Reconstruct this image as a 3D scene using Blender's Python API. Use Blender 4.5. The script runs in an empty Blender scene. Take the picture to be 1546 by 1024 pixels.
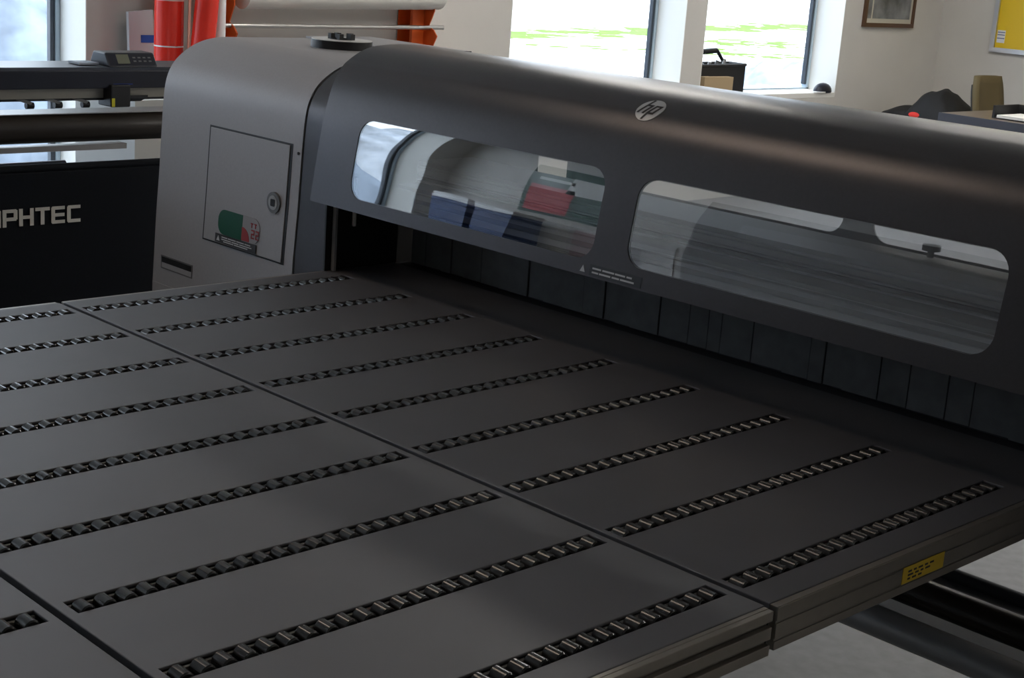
import bpy, bmesh, math, random
from mathutils import Vector, Matrix, noise
random.seed(7)
sc = bpy.context.scene
C = bpy.context.collection
TZ = 0.9                      # height of the roller tables above the floor

# ------------------------------------------------------------------ camera
def cam_axes(y, p, r):
    f = Vector((math.sin(y)*math.cos(p), math.cos(y)*math.cos(p), -math.sin(p)))
    r0 = Vector((math.cos(y), -math.sin(y), 0)); d0 = f.cross(r0)
    return math.cos(r)*r0+math.sin(r)*d0, -math.sin(r)*r0+math.cos(r)*d0, f
F_PX = 2302.35
CAM = Vector((2.4345, -1.3396, 0.6935+TZ))
R_, D_, F_ = cam_axes(-0.7821, 0.2527, -0.0729)
cd = bpy.data.cameras.new('camera'); cam = bpy.data.objects.new('camera', cd); C.objects.link(cam)
cd.sensor_width = 36; cd.lens = F_PX/1546*36; cd.clip_start = .05; cd.clip_end = 300
m = Matrix.Identity(4)
for i in range(3):
    m[i][0] = R_[i]; m[i][1] = -D_[i]; m[i][2] = -F_[i]; m[i][3] = CAM[i]
cam.matrix_world = m
sc.camera = cam

# ------------------------------------------------------------------ world, sun, exposure
w = bpy.data.worlds.new('world'); sc.world = w; w.use_nodes = True
bg = w.node_tree.nodes['Background']; bg.inputs[0].default_value = (.80, .90, 1.0, 1); bg.inputs[1].default_value = 3.0
sd = bpy.data.lights.new('sun', 'SUN'); sd.energy = 8.0; sd.angle = .01; sd.color = (1, .95, .86)
sun = bpy.data.objects.new('sun', sd); C.objects.link(sun)
sun.rotation_euler = Vector((-.80, -.25, -.42)).to_track_quat('-Z', 'Y').to_euler()   # sun stands behind the far side of the building
vs = sc.view_settings; vs.view_transform = 'Standard'; vs.look = 'None'; vs.gamma = 1; vs.exposure = 0.87; vs.use_curve_mapping = False
sc.cycles.caustics_reflective = False; sc.cycles.caustics_refractive = False

# ------------------------------------------------------------------ materials
MATS = {}
def mat(name, col, rough=.5, metal=0., spec=.5, var=.0, scale=40., bump=0., emit=None, coat=0.):
    if name in MATS: return MATS[name]
    M = bpy.data.materials.new(name); M.use_nodes = True; nt = M.node_tree; b = nt.nodes['Principled BSDF']
    b.inputs['Base Color'].default_value = (*col, 1); b.inputs['Roughness'].default_value = rough
    b.inputs['Metallic'].default_value = metal; b.inputs['Specular IOR Level'].default_value = spec
    b.inputs['Coat Weight'].default_value = coat
    if emit:
        b.inputs['Emission Color'].default_value = (*emit[0], 1); b.inputs['Emission Strength'].default_value = emit[1]
    if var or bump:
        tc = nt.nodes.new('ShaderNodeTexCoord'); n = nt.nodes.new('ShaderNodeTexNoise')
        n.inputs['Scale'].default_value = scale; n.inputs['Detail'].default_value = 5
        nt.links.new(tc.outputs['Object'], n.inputs['Vector'])
        if var:
            r = nt.nodes.new('ShaderNodeValToRGB')
            r.color_ramp.elements[0].position = .25; r.color_ramp.elements[1].position = .75
            r.color_ramp.elements[0].color = (*[c*(1-var) for c in col], 1)
            r.color_ramp.elements[1].color = (*[min(1, c*(1+var)) for c in col], 1)
            nt.links.new(n.outputs['Fac'], r.inputs[0]); nt.links.new(r.outputs[0], b.inputs['Base Color'])
        if bump:
            bp = nt.nodes.new('ShaderNodeBump'); bp.inputs['Strength'].default_value = bump; bp.inputs['Distance'].default_value = .002
            nt.links.new(n.outputs['Fac'], bp.inputs['Height']); nt.links.new(bp.outputs[0], b.inputs['Normal'])
    MATS[name] = M
    return M
def glass(name, tint, refl, rough=0., wave=0.):
    M = bpy.data.materials.new(name); M.use_nodes = True; nt = M.node_tree; nt.nodes.clear()
    o = nt.nodes.new('ShaderNodeOutputMaterial'); mx = nt.nodes.new('ShaderNodeMixShader')
    t = nt.nodes.new('ShaderNodeBsdfTransparent'); t.inputs[0].default_value = (*tint, 1)
    g = nt.nodes.new('ShaderNodeBsdfGlossy'); g.inputs['Roughness'].default_value = rough
    lw = nt.nodes.new('ShaderNodeFresnel'); 
    ge = nt.nodes.new('ShaderNodeNewGeometry'); mr = nt.nodes.new('ShaderNodeMapRange'); mr.inputs['To Min'].default_value = 1.5; mr.inputs['To Max'].default_value = 1/1.5
    nt.links.new(ge.outputs['Backfacing'], mr.inputs['Value']); nt.links.new(mr.outputs[0], lw.inputs['IOR'])     # both faces of a thin pane reflect alike
    ad = nt.nodes.new('ShaderNodeMath'); ad.operation = 'ADD'; ad.inputs[1].default_value = refl; ad.use_clamp = True
    nt.links.new(lw.outputs[0], ad.inputs[0]); nt.links.new(ad.outputs[0], mx.inputs[0])
    nt.links.new(t.outputs[0], mx.inputs[1]); nt.links.new(g.outputs[0], mx.inputs[2]); nt.links.new(mx.outputs[0], o.inputs[0])
    if wave:
        tc = nt.nodes.new('ShaderNodeTexCoord'); mp = nt.nodes.new('ShaderNodeMapping'); mp.inputs['Scale'].default_value = (2.2, 1, 7)
        n = nt.nodes.new('ShaderNodeTexNoise'); n.inputs['Scale'].default_value = 2.2; n.inputs['Detail'].default_value = 0
        b = nt.nodes.new('ShaderNodeBump'); b.inputs['Strength'].default_value = wave; b.inputs['Distance'].default_value = .01
        nt.links.new(tc.outputs['Object'], mp.inputs[0]); nt.links.new(mp.outputs[0], n.inputs['Vector'])
        nt.links.new(n.outputs['Fac'], b.inputs['Height']); nt.links.new(b.outputs[0], g.inputs['Normal'])
    return M

m_table = mat('table_black_anodised', (.068, .064, .071), .56, .0, .5, .10, 9, .03)
m_table.node_tree.nodes['Principled BSDF'].inputs['IOR'].default_value = 1.9
m_slot = mat('track_black', (.012, .012, .012), .6)
m_wheel = mat('wheel_black_plastic', (.030, .029, .029), .20, 0, .7)
m_rail = mat('track_rail_steel', (.46, .43, .39), .45, .3)
m_alu = mat('aluminium_bronze', (.30, .27, .235), .42, .75, .5, .06, 30)
m_hood = mat('hood_dark_bronze', (.086, .080, .083), .34, .65, .5, .05, 160, .03)
m_cab = mat('cabinet_grey_paint', (.40, .39, .40), .46, .1, .5, .04, 180, .04)
m_black = mat('black_plastic', (.012, .012, .013), .45)
m_dark = mat('dark_interior', (.02, .02, .022), .6)
m_strip = mat('curtain_rubber', (.13, .135, .14), .55, 0, .4, .2, 30)
m_steel = mat('steel', (.55, .54, .52), .28, .9)
m_white = mat('white_plastic', (.80, .80, .79), .45)
m_grey = mat('mid_grey_metal', (.20, .20, .20), .45, .5)
m_ltgrey = mat('light_grey_metal', (.42, .41, .40), .4, .4)
m_label = mat('label_dark', (.03, .03, .033), .5)
m_print = mat('label_print_white', (.62, .62, .62), .6)
m_wall = mat('wall_beige_paint', (.62, .60, .565), .85, 0, .3, .03, 3)
m_jamb = mat('window_jamb_white', (.82, .81, .77), .7)
m_frame = mat('window_frame_dark', (.06, .07, .085), .4, .3)
m_framel = mat('window_frame_light', (.50, .60, .68), .4, .3)
m_floor = mat('floor_grey', (.20, .20, .205), .7, 0, .4, .12, 25, .05)
m_ceil = mat('ceiling_white', (.70, .68, .64), .9)
m_red = mat('red_vinyl', (.78, .035, .02), .22, 0, .5)
m_redd = mat('red_vinyl_core', (.55, .16, .12), .5)
m_orange = mat('orange_paint', (.62, .10, .015), .4)
m_cloth = mat('black_cloth', (.006, .008, .012), .75, 0, .2, .2, 200)
m_navy = mat('navy_plastic', (.012, .014, .026), .35)
m_beige = mat('rail_beige', (.48, .45, .38), .45, .2)
m_tube = mat('platen_brown_black', (.030, .023, .017), .33, 0, .5)
m_pane = glass('hood_acrylic', (.92, .93, .94), .18, 0, .04)
m_win = glass('window_glass', (.97, .985, 1.0), .0)

# ------------------------------------------------------------------ mesh helpers (world coordinates)
class MB:
    def __init__(s): s.v = []; s.f = []
    def add(s, vs_, fs):
        o = len(s.v); s.v += [tuple(p) for p in vs_]; s.f += [tuple(o+i for i in f) for f in fs]; return s
    def box(s, x0, x1, y0, y1, z0, z1):
        return s.add([(x0,y0,z0),(x1,y0,z0),(x1,y1,z0),(x0,y1,z0),(x0,y0,z1),(x1,y0,z1),(x1,y1,z1),(x0,y1,z1)],
                     [(3,2,1,0),(4,5,6,7),(0,1,5,4),(1,2,6,5),(2,3,7,6),(3,0,4,7)])
    def cyl(s, a, b, r, n=20, r2=None):
        a = Vector(a); b = Vector(b); d = (b-a).normalized(); r2 = r if r2 is None else r2
        u = d.orthogonal().normalized(); v = d.cross(u)
        P = [a+(u*math.cos(t)+v*math.sin(t))*r for t in [2*math.pi*i/n for i in range(n)]]
        Q = [b+(u*math.cos(t)+v*math.sin(t))*r2 for t in [2*math.pi*i/n for i in range(n)]]
        return s.add(P+Q, [(i, (i+1) % n, n+(i+1) % n, n+i) for i in range(n)]+[tuple(range(n-1, -1, -1)), tuple(range(n, 2*n))])
    def ring(s, a, b, ro, ri, n=32):
        a = Vector(a); b = Vector(b); d = (b-a).normalized(); u = d.orthogonal().normalized(); v = d.cross(u)
        L = []
        for c, r in ((a, ro), (b, ro), (b, ri), (a, ri)):
            L += [c+(u*math.cos(2*math.pi*i/n)+v*math.sin(2*math.pi*i/n))*r for i in range(n)]
        return s.add(L, [(k*n+i, k*n+(i+1) % n, ((k+1) % 4)*n+(i+1) % n, ((k+1) % 4)*n+i) for k in range(4) for i in range(n)])
    def prism(s, poly, axis, a, b):
        """poly in the two other axes (in xyz order), extruded along axis from a to b"""
        def P(q, t):
            l = list(q); l.insert(axis, t); return tuple(l)
        n = len(poly)
        return s.add([P(q, a) for q in poly]+[P(q, b) for q in poly],
                     [tuple(range(n-1, -1, -1)), tuple(range(n, 2*n))]+[(i, (i+1) % n, n+(i+1) % n, n+i) for i in range(n)])
    def tube(s, pts, r, n=8):
        for a, b in zip(pts, pts[1:]): s.cyl(a, b, r, n)
        return s
ROOT = {}
def obj(name, mb, ma, parent=None, bev=0., smooth=False, z=0.):
    """link the shapes of mb as one mesh object; coordinates are world coordinates, made local to the parent's root"""
    o0 = ROOT.get(parent, Vector((0, 0, 0))) if parent else Vector((0, 0, 0))
    me = bpy.data.meshes.new(name)
    if isinstance(mb, bmesh.types.BMesh):
        bmesh.ops.translate(mb, verts=mb.verts, vec=Vector((0, 0, z))-o0); mb.to_mesh(me); mb.free()
    else:
        me.from_pydata([(p[0]-o0.x, p[1]-o0.y, p[2]+z-o0.z) for p in mb.v], [], mb.f)
        bm = bmesh.new(); bm.from_mesh(me); bmesh.ops.recalc_face_normals(bm, faces=bm.faces); bm.to_mesh(me); bm.free()
    me.materials.append(ma)
    o = bpy.data.objects.new(name, me); C.objects.link(o)
    if parent: o.parent = parent
    ROOT[o] = o0
    if bev:
        b = o.modifiers.new('bevel', 'BEVEL'); b.width = bev; b.segments = 2; b.limit_method = 'ANGLE'; b.angle_limit = .6
    if smooth:
        for p in me.polygons: p.use_smooth = True
        if smooth != 'all': me.set_sharp_from_angle(angle=.6)
    return o
def tag(o, label, cat, group=None):
    o['label'] = label; o['category'] = cat
    if group: o['group'] = group
    return o
def thing(name, label, cat, loc, group=None):
    o = bpy.data.objects.new(name, None); C.objects.link(o); o.location = loc; o.empty_display_size = .1
    ROOT[o] = Vector(loc); return tag(o, label, cat, group)
def struct(name, mb, ma, parent=None, **k):
    o = obj(name, mb, ma, parent, **k)
    if not parent: o['kind'] = 'structure'
    return o
def B(*a): return MB().box(*a)
def rrect(x0, x1, y0, y1, r, n=7):
    P = []
    for cx, cy, a in ((x1-r, y1-r, 0), (x0+r, y1-r, 90), (x0+r, y0+r, 180), (x1-r, y0+r, 270)):
        for i in range(n+1):
            t = math.radians(a+90*i/n); P.append((cx+r*math.cos(t), cy+r*math.sin(t)))
    return P

# ------------------------------------------------------------------ the room
WX = -4.0; YB = -3.45; YF = 9.68; XR = 5.2; H = 3.0; TH = .30
HEAD = 2.55
WINS = [(-3.24, -1.48, .35), (-1.12, .46, .35), (.66, 2.238, .35), (4.94, 6.52, .70), (6.725, 8.32, .70)]   # y from, y to, sill height
struct('floor', B(WX-TH, XR+.2, YB-.2, YF+.2, -.2, 0), m_floor)
struct('ceiling', B(WX-TH, XR+.2, YB-.2, YF+.2, H, H+.3), m_ceil)
wl = MB(); y = YB-.2
for a, b, SILL in WINS:
    wl.box(WX-TH, WX, y, a, 0, H); wl.box(WX-TH, WX, a, b, 0, SILL); wl.box(WX-TH, WX, a, b, HEAD, H); y = b
wl.box(WX-TH, WX, y, YF+.2, 0, H)
struct('wall_left', wl, m_wall)
struct('wall_far', B(WX, XR+.2, YF, YF+.2, 0, H), m_wall)
struct('wall_back', B(WX, XR+.2, YB-.2, YB, 0, H), m_wall)
struct('wall_right', B(XR, XR+.2, YB, YF, 0, H), m_wall)
for i, (a, b, SILL) in enumerate(WINS):
    jm = MB()
    for yy in (a, b-.006): jm.box(WX-.26, WX+.001, yy, yy+.006, SILL, HEAD)
    jm.box(WX-.26, WX+.001, a, b, SILL, SILL+.006); jm.box(WX-.26, WX+.001, a, b, HEAD-.006, HEAD)
    wn = struct('window_%d' % (i+1), jm, m_jamb)
    fr = MB(); fx0, fx1 = WX-.285, WX-.235
    for yy in (a, b-.035): fr.box(fx0, fx1, yy+.006, yy+.029, SILL, HEAD)
    fr.box(fx0, fx1, a, b, SILL, SILL+.018); fr.box(fx0, fx1, a, b, HEAD-.04, HEAD)
    obj('window_sill', B(WX-.26, WX+.002, a, b, SILL-.03, SILL+.004), m_jamb, wn, bev=.003)
    f = obj('window_frame', fr, m_framel, wn, bev=.002)
    gk = MB()
    for yy in (a+.029, b-.052): gk.box(WX-.275, WX-.245, yy, yy+.023, SILL+.04, HEAD-.04)
    obj('gasket', gk, m_frame, wn)
    obj('pane', B(WX-.265, WX-.261, a+.04, b-.04, SILL+.03, HEAD-.03), m_win, wn)
    pl = bpy.data.lights.new('daylight_portal', 'AREA'); pl.shape = 'RECTANGLE'; pl.size = b-a; pl.size_y = HEAD-SILL; pl.cycles.is_portal = True
    po = bpy.data.objects.new('daylight_portal', pl); C.objects.link(po)
    po.location = (WX-.32, (a+b)/2, (SILL+HEAD)/2); po.rotation_euler = (math.pi/2, 0, -math.pi/2)

m_fill = mat('fill_diffuser', (.9, .9, .88), .5, emit=((1, .96, .90), 18))
m_lampw = mat('lamp_diffuser_warm', (.9, .88, .84), .5, emit=((1, .80, .62), 3.4))
for i, (lx, ly_) in enumerate([(a, b) for b in (4.0, 7.3) for a in (-2.3, .5, 3.2)]+[(-.3, -.35)]):  # the six white lamps are unseen, added to brighten the room
    near = ['between printer and far wall', 'in front of the far wall', ''][i//3]; side_ = ['close to the windows', 'in the middle of the room', 'far from the windows'][i % 3]
    t = thing('ceiling_lamp', 'added flat white fill lamp on the ceiling '+near+', '+side_ if i < 6 else 'warm flat ceiling lamp alone above the roller tables', 'lamp', (lx, ly_, H-.05), 'flat ceiling lamps')
    fr = MB()
    for q in ((lx-.61, lx+.61, ly_-.16, ly_-.15), (lx-.61, lx+.61, ly_+.15, ly_+.16), (lx-.61, lx-.60, ly_-.15, ly_+.15), (lx+.60, lx+.61, ly_-.15, ly_+.15)): fr.box(*q, H-.05, H-.0005)
    obj('housing', fr, m_white, t); obj('diffuser', B(lx-.60, lx+.60, ly_-.15, ly_+.15, H-.04, H-.002), m_fill if i < 6 else m_lampw, t)

# outdoors: snow field with bare grass, snow banks
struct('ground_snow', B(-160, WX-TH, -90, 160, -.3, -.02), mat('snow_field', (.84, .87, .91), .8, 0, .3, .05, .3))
gr = MB(); grng = random.Random(4)
def tuft(x, y_, r_):
    n_ = 9; gr.add([(x, y_, -.008)]+[(x+r_*grng.uniform(.5, 1.1)*math.cos(2*math.pi*i/n_)*.8, y_+r_*grng.uniform(.5, 1.1)*math.sin(2*math.pi*i/n_)*1.2, -.018) for i in range(n_)], [(0, i+1, (i+1) % n_+1) for i in range(n_)])
for k in range(300):
    y_ = grng.uniform(17.5, 37); tuft(-18-(y_-18.7)*.29+grng.gauss(0, .42), y_, grng.uniform(.12, .5))
for cx, cy, sx, sy, n_ in ((-16.8, 24.4, .55, 1.0, 70), (-15.5, 21.2, .5, .35, 14), (-14.4, 20.9, .25, .55, 22), (-14.2, 22.2, .2, .2, 5), (-14.9, 18.6, .3, .5, 6), (-15.9, 17.8, .2, .8, 6)):
    for k in range(n_): tuft(cx+grng.gauss(0, sx), cy+grng.gauss(0, sy), grng.uniform(.1, .32))
go = tag(obj('bare_grass', gr, mat('grass', (.085, .15, .02), .9, 0, .2, .3, 3)), 'strip and patches of green grass showing through the snow outside', 'grass'); go['kind'] = 'stuff'
m_snow_shade = mat('snow', (.25, .295, .36), .8, 0, .3, .6, 3.0)  # the banks' blue-grey shade and mottled shading are put into the colour
def bank(name, label, cx, cy, rx, ry, h, seed):
    N = 64; mb = MB(); V = []
    for j in range(N+1):
        for i in range(N+1):
            u, v = 2*i/N-1, 2*j/N-1; d = max(0, 1-(u*u+v*v)); k = d**.6
            x, y_ = cx+u*rx, cy+v*ry
            nz = noise.fractal(Vector((x*.9+seed, y_*.9, seed)), .9, 2.1, 5)
            V.append((x, y_, -.04+h*k*(1+.55*nz)+(.12*k*noise.noise(Vector((x*3, y_*3, seed))))))
    mb.add(V, [(j*(N+1)+i, j*(N+1)+i+1, (j+1)*(N+1)+i+1, (j+1)*(N+1)+i) for j in range(N) for i in range(N)])
    return tag(obj(name, mb, m_snow_shade, smooth='all'), label, 'snow bank')
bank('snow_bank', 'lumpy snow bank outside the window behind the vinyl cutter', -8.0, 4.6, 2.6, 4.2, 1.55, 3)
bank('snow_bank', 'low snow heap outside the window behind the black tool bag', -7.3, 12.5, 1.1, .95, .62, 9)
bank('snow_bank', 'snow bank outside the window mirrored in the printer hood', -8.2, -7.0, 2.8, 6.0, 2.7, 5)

# ------------------------------------------------------------------ roller tables
PITCH = .18448; SW = .0316; X0T, X1T = -.066, 1.536
def make_wheel_mesh():
    mb = MB(); n = 20; L = []
    prof = [(-.0115, .0078), (-.0098, .0094), (.0098, .0094), (.0115, .0078)]
    for x, rr in prof: L += [(x, rr*math.cos(2*math.pi*i/n), rr*math.sin(2*math.pi*i/n)) for i in range(n)]
    mb.add(L, [(k*n+i, k*n+(i+1) % n, (k+1)*n+(i+1) % n, (k+1)*n+i) for k in range(3) for i in range(n)]+[tuple(range(n-1, -1, -1)), tuple(range(3*n, 4*n))])
    mb.cyl((-.0158, 0, 0), (.0158, 0, 0), .002, 6)
    o = obj('roller_wheel', mb, m_wheel, smooth=True); me = o.data; bpy.data.objects.remove(o); return me
WHEEL = make_wheel_mesh()
def track_mesh(y0, y1):
    mb = MB(); a = SW/2
    mb.box(-a, a, y0, y1, -.024, -.022); mb.box(-a-.002, -a, y0, y1, -.024, -.003); mb.box(a, a+.002, y0, y1, -.024, -.003)
    mb.box(-a-.002, a+.002, y0-.002, y0, -.024, -.003); mb.box(-a-.002, a+.002, y1, y1+.002, -.024, -.003)
    return mb
def roller_table(name, label, y0, y1, wy0, slots=range(9), rail='plain', legs=(.25, 1.02), group=None):
    """a table from y0 to y1; the 24 wheels of each track start at wy0"""
    t = thing(name, label, 'roller table', (X0T, y0, 0), group)
    s0, s1 = wy0-.0145, wy0+23*.025+.0145
    # top plate with one slot per track
    xs = [X0T]
    for i in range(9): xs += [i*PITCH-SW/2, i*PITCH+SW/2]
    xs.append(X1T); ys = [y0, s0, s1, y1]
    mb = MB()
    idx = {}
    V = []
    for zz in (0, -.012):
        for x in xs:
            for yy in ys: idx[(x, yy, zz)] = len(V); V.append((x, yy, zz))
    Fc = []
    hole = lambda i, j: j == 1 and i % 2 == 1
    for i in range(len(xs)-1):
        for j in range(3):
            if hole(i, j): continue
            for zz in (0, -.012):
                q = [idx[(xs[i], ys[j], zz)], idx[(xs[i+1], ys[j], zz)], idx[(xs[i+1], ys[j+1], zz)], idx[(xs[i], ys[j+1], zz)]]
                Fc.append(q if zz == 0 else q[::-1])
    for i in range(len(xs)-1):
        if hole(i, 1):
            c = [(xs[i], s0), (xs[i+1], s0), (xs[i+1], s1), (xs[i], s1)]
            for a, b in zip(c, c[1:]+c[:1]): Fc.append([idx[(*a, 0)], idx[(*b, 0)], idx[(*b, -.012)], idx[(*a, -.012)]])
    c = [(X0T, y0), (X1T, y0), (X1T, y1), (X0T, y1)]
    per = [(x, y0) for x in xs]+[(X1T, yy) for yy in ys[1:]]+[(x, y1) for x in xs[::-1][1:]]+[(X0T, yy) for yy in ys[::-1][1:-1]]
    for a, b in zip(per, per[1:]+per[:1]): Fc.append([idx[(*a, 0)], idx[(*a, -.012)], idx[(*b, -.012)], idx[(*b, 0)]])
    mb.add(V, Fc)
    obj('table_top', mb, m_table, t, bev=.0012, z=TZ)
    # tracks and wheels
    tm = None
    for i in slots:
        if tm is None:
            tr = obj('roller_track', track_mesh(s0-y0, s1-y0), m_slot, None); tr.parent = t; tm = tr.data
            rr = obj('track_rail', B(-SW/2, -SW/2+.0038, s0-y0, s1-y0, -.012, -.0050), m_rail); rr.parent = tr; rm = rr.data
        else:
            tr = bpy.data.objects.new('roller_track', tm); C.objects.link(tr); tr.parent = t
            rr = bpy.data.objects.new('track_rail', rm); C.objects.link(rr); rr.parent = tr
        tr.location = (i*PITCH-X0T, 0, TZ)
        for k in range(24):
            wv = bpy.data.objects.new('roller_wheel', WHEEL); C.objects.link(wv); wv.parent = tr
            wv.location = (0, wy0-y0+k*.025, -.0068); wv.rotation_euler = (random.random()*6, 0, 0)
    # side rails (aluminium extrusion), long side beams
    for side, x in ((1, X1T), (-1, X0T)):
        def bx(a, b, z0, z1): return (x+a, x+b) if side > 0 else (x-b, x-a)
        r_ = MB()
        def rb(a, b, z0, z1):
            p, q = bx(a, b, z0, z1); r_.box(p, q, y0+.001, y1-.001, z0+TZ, z1+TZ)
        if rail == 'plain':
            rb(0, .010, -.054, -.001); rb(.010, .0115, -.018, -.0015); rb(.010, .0115, -.040, -.021); rb(.010, .0115, -.054, -.043)
        else:
            rb(0, .006, -.056, -.001); rb(.006, .0135, -.014, -.0015); rb(.006, .0135, -.036, -.021); rb(.006, .0135, -.056, -.043)
        obj('side_rail', r_, m_alu, t, bev=.0008)
    fr = MB()
    for yy in (y0+.012, y1-.042): fr.box(X0T+.001, X1T-.001, yy, yy+.03, TZ-.056, TZ-.026)
    obj('cross_beam', fr, m_black, t)
    if legs:
        for x in legs:
            for yy in (y0+.10, y0+.42):
                lg = obj('leg', B(x-.02, x+.02, yy-.02, yy+.02, .075, TZ-.026), m_black, t)
                cs = MB(); cs.cyl((x-.012, yy, .0375), (x+.012, yy, .0375), .0375, 16); cs.box(x-.018, x+.018, yy-.018, yy+.018, .06, .08)
                obj('caster', cs, m_black, lg, smooth=True)
    return t
GAP = .0045
ta = roller_table('roller_table', 'black roller table right under the printer hood, yellow sticker on its side rail', GAP, .80, .0285)
tb = roller_table('roller_table', 'middle black roller table between two long joints, ridged aluminium side rail', -.632, -GAP, -.6045, rail='ridged')
tcn = roller_table('roller_table', 'black roller table farthest from the hood, beyond the second joint', -1.268, -.641, -1.242, rail='ridged')
tr_ = roller_table('roller_table', 'roller table on the rear side, seen through the hood window', 1.42, 2.05, 1.448, legs=(.10, 1.47))
# yellow sticker on the side rail of the first table
yl = obj('warning_sticker', B(X1T+.0116, X1T+.0124, .268, .366, TZ-.0405, TZ-.0185), mat('sticker_yellow', (.72, .48, .03), .5), ta)
pm = MB()
for zz, ws in ((-.0255, [.008, .006, .010, .007, .009]), (-.0305, [.012, .008, .006, .011]), (-.0355, [.006, .009, .008])):
    yy = .280
    for q in ws: pm.box(X1T+.0124, X1T+.0128, yy, yy+q, TZ+zz-.0012, TZ+zz+.0012); yy += q+.005
obj('sticker_print', pm, m_label, yl)

# ------------------------------------------------------------------ the flatbed printer
P = thing('flatbed_printer', 'large grey flatbed printer with a dark curved hood and two long windows', 'printer', (-.45, 1.0, 0))
CABP = [(.599, -.20), (.606, -.018), (.614, .109), (.6185, .196), (.623, .276), (.630, .327), (.645, .361), (.666, .384), (.697, .405), (.728, .418), (.753, .424), (.782, .428)]
HOODP = [(.565, .152), (.5715, .195), (.579, .245), (.589, .303), (.600, .350), (.615, .395), (.636, .427), (.655, .442), (.682, .457), (.709, .466), (.740, .4705), (.79, .473), (.86, .470)]
def smooth_profile(P0, n=6):
    out = []
    for i in range(len(P0)-1):
        p0 = P0[max(0, i-1)]; p1 = P0[i]; p2 = P0[i+1]; p3 = P0[min(len(P0)-1, i+2)]
        for k in range(n):
            t = k/n
            out.append(tuple(.5*(2*p1[a]+(p2[a]-p0[a])*t+(2*p0[a]-5*p1[a]+4*p2[a]-p3[a])*t*t+(3*p1[a]-p0[a]-3*p2[a]+p3[a])*t**3) for a in (0, 1)))
    out.append(P0[-1]); return out
def cab_y(z):
    for (y0, z0), (y1, z1) in zip(CABP, CABP[1:]):
        if z0 <= z <= z1: return y0+(y1-y0)*(z-z0)/(z1-z0)
    return CABP[0][0]
YBK = 1.335
def cab_poly(zb, yback, inset=0.):
    pf = [(yy+inset, zz-inset) for yy, zz in smooth_profile(CABP)]
    return [(pf[0][0], zb)]+pf+[(yback-.07, .428-inset), (yback-.04, .424-inset), (yback-.015, .413-inset), (yback, .39), (yback, zb)]
# left cabinet
cb = obj('left_cabinet', MB().prism(cab_poly(-.158, YBK), 0, -.735, -.183), m_cab, P, smooth=True, z=TZ)
obj('lower_cover', MB().prism([(.600, -.62), (.600, -.1615), (YBK, -.1615), (YBK, -.62)], 0, -.735, -.10), m_cab, cb, z=TZ)
obj('cabinet_seam_shade', MB().prism(cab_poly(-.158, YBK, .0035), 0, -.1832, -.1762), m_black, cb, z=TZ)  # dark joint; towards the rear its black paints the unlit step face
# the strip of casing between cabinet and hood
sp = obj('casing_strip', MB().prism(cab_poly(-.07, .80, .001), 0, -.1765, -.072), m_hood, P, smooth=True, z=TZ)
# door
def face_panel(mb, x0, x1, z0, z1, off, th, nz=8):
    """a panel lying on the leaning cabinet face, proud by off"""
    V = []; 
    for i in range(nz+1):
        z = z0+(z1-z0)*i/nz; yy = cab_y(z)-off
        for x in (x0, x1):
            for dy in (0, th): V.append((x, yy+dy, z))
    Fc = []
    for i in range(nz):
        a = i*4; Fc += [(a, a+2, a+6, a+4), (a+1, a+5, a+7, a+3), (a, a+4, a+5, a+1), (a+2, a+3, a+7, a+6)]
    Fc += [(0, 1, 3, 2), (nz*4, nz*4+2, nz*4+3, nz*4+1)]
    return mb.add(V, Fc)
dx0, dx1, dz0, dz1 = -.525, -.2225, -.013, .243
obj('door_gap', face_panel(MB(), dx0-.0065, dx1+.0085, dz0-.004, dz1+.0045, .0008, .004), m_black, cb, z=TZ)
dr = obj('cabinet_door', face_panel(MB(), dx0, dx1, dz0, dz1, .0030, .005), m_cab, cb, z=TZ, bev=.001)
lk = MB(); ly = cab_y(.113)-.004
lk.ring((-.2615, ly-.0035, .113), (-.2615, ly+.002, .113), .0235, .016, 28)
obj('lock_ring', lk, m_grey, dr, smooth=True, z=TZ)
lk = MB(); lk.ring((-.2615, ly-.0045, .113), (-.2615, ly+.002, .113), .0160, .008, 24)
obj('lock_barrel', lk, m_ltgrey, dr, smooth=True, z=TZ)
obj('keyhole', MB().prism(rrect(-.2695, -.2535, .105, .121, .003, 3), 1, ly-.0050, ly), m_black, dr, z=TZ)
# small pane low in the door, mirrored poster painted on it in colour, warning strip
def face_shape(poly, off, th):
    V = [(x, cab_y(z)-off, z) for x, z in poly]+[(x, cab_y(z)-off+th, z) for x, z in poly]; n_ = len(poly)
    return MB().add(V, [tuple(range(n_)), tuple(range(2*n_-1, n_-1, -1))]+[(i, (i+1) % n_, n_+(i+1) % n_, n_+i) for i in range(n_)])
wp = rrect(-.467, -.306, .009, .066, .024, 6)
dw = obj('door_window', face_shape(wp, .0046, .001), mat('reflection_white', (.34, .33, .34), .35), dr, z=TZ)
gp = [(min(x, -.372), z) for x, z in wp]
obj('green_reflection', face_shape(gp, .0050, .0008), mat('reflection_green', (.012, .105, .06), .3), dw, z=TZ)
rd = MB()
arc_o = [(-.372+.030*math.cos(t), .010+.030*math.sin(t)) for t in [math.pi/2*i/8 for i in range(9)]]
obj('red_reflection', face_shape([(-.372, .010)]+arc_o, .0053, .0006), mat('reflection_red', (.35, .03, .03), .4), dw, z=TZ)
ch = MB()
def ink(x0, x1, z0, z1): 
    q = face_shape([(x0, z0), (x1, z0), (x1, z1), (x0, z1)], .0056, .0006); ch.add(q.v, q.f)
for xo in (-.336, -.319):     # two red figures, painted as mirrored in the pane
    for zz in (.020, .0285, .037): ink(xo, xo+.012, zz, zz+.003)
    ink(xo+.009, xo+.012, .0285, .037); ink(xo, xo+.003, .020, .0285)
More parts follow.
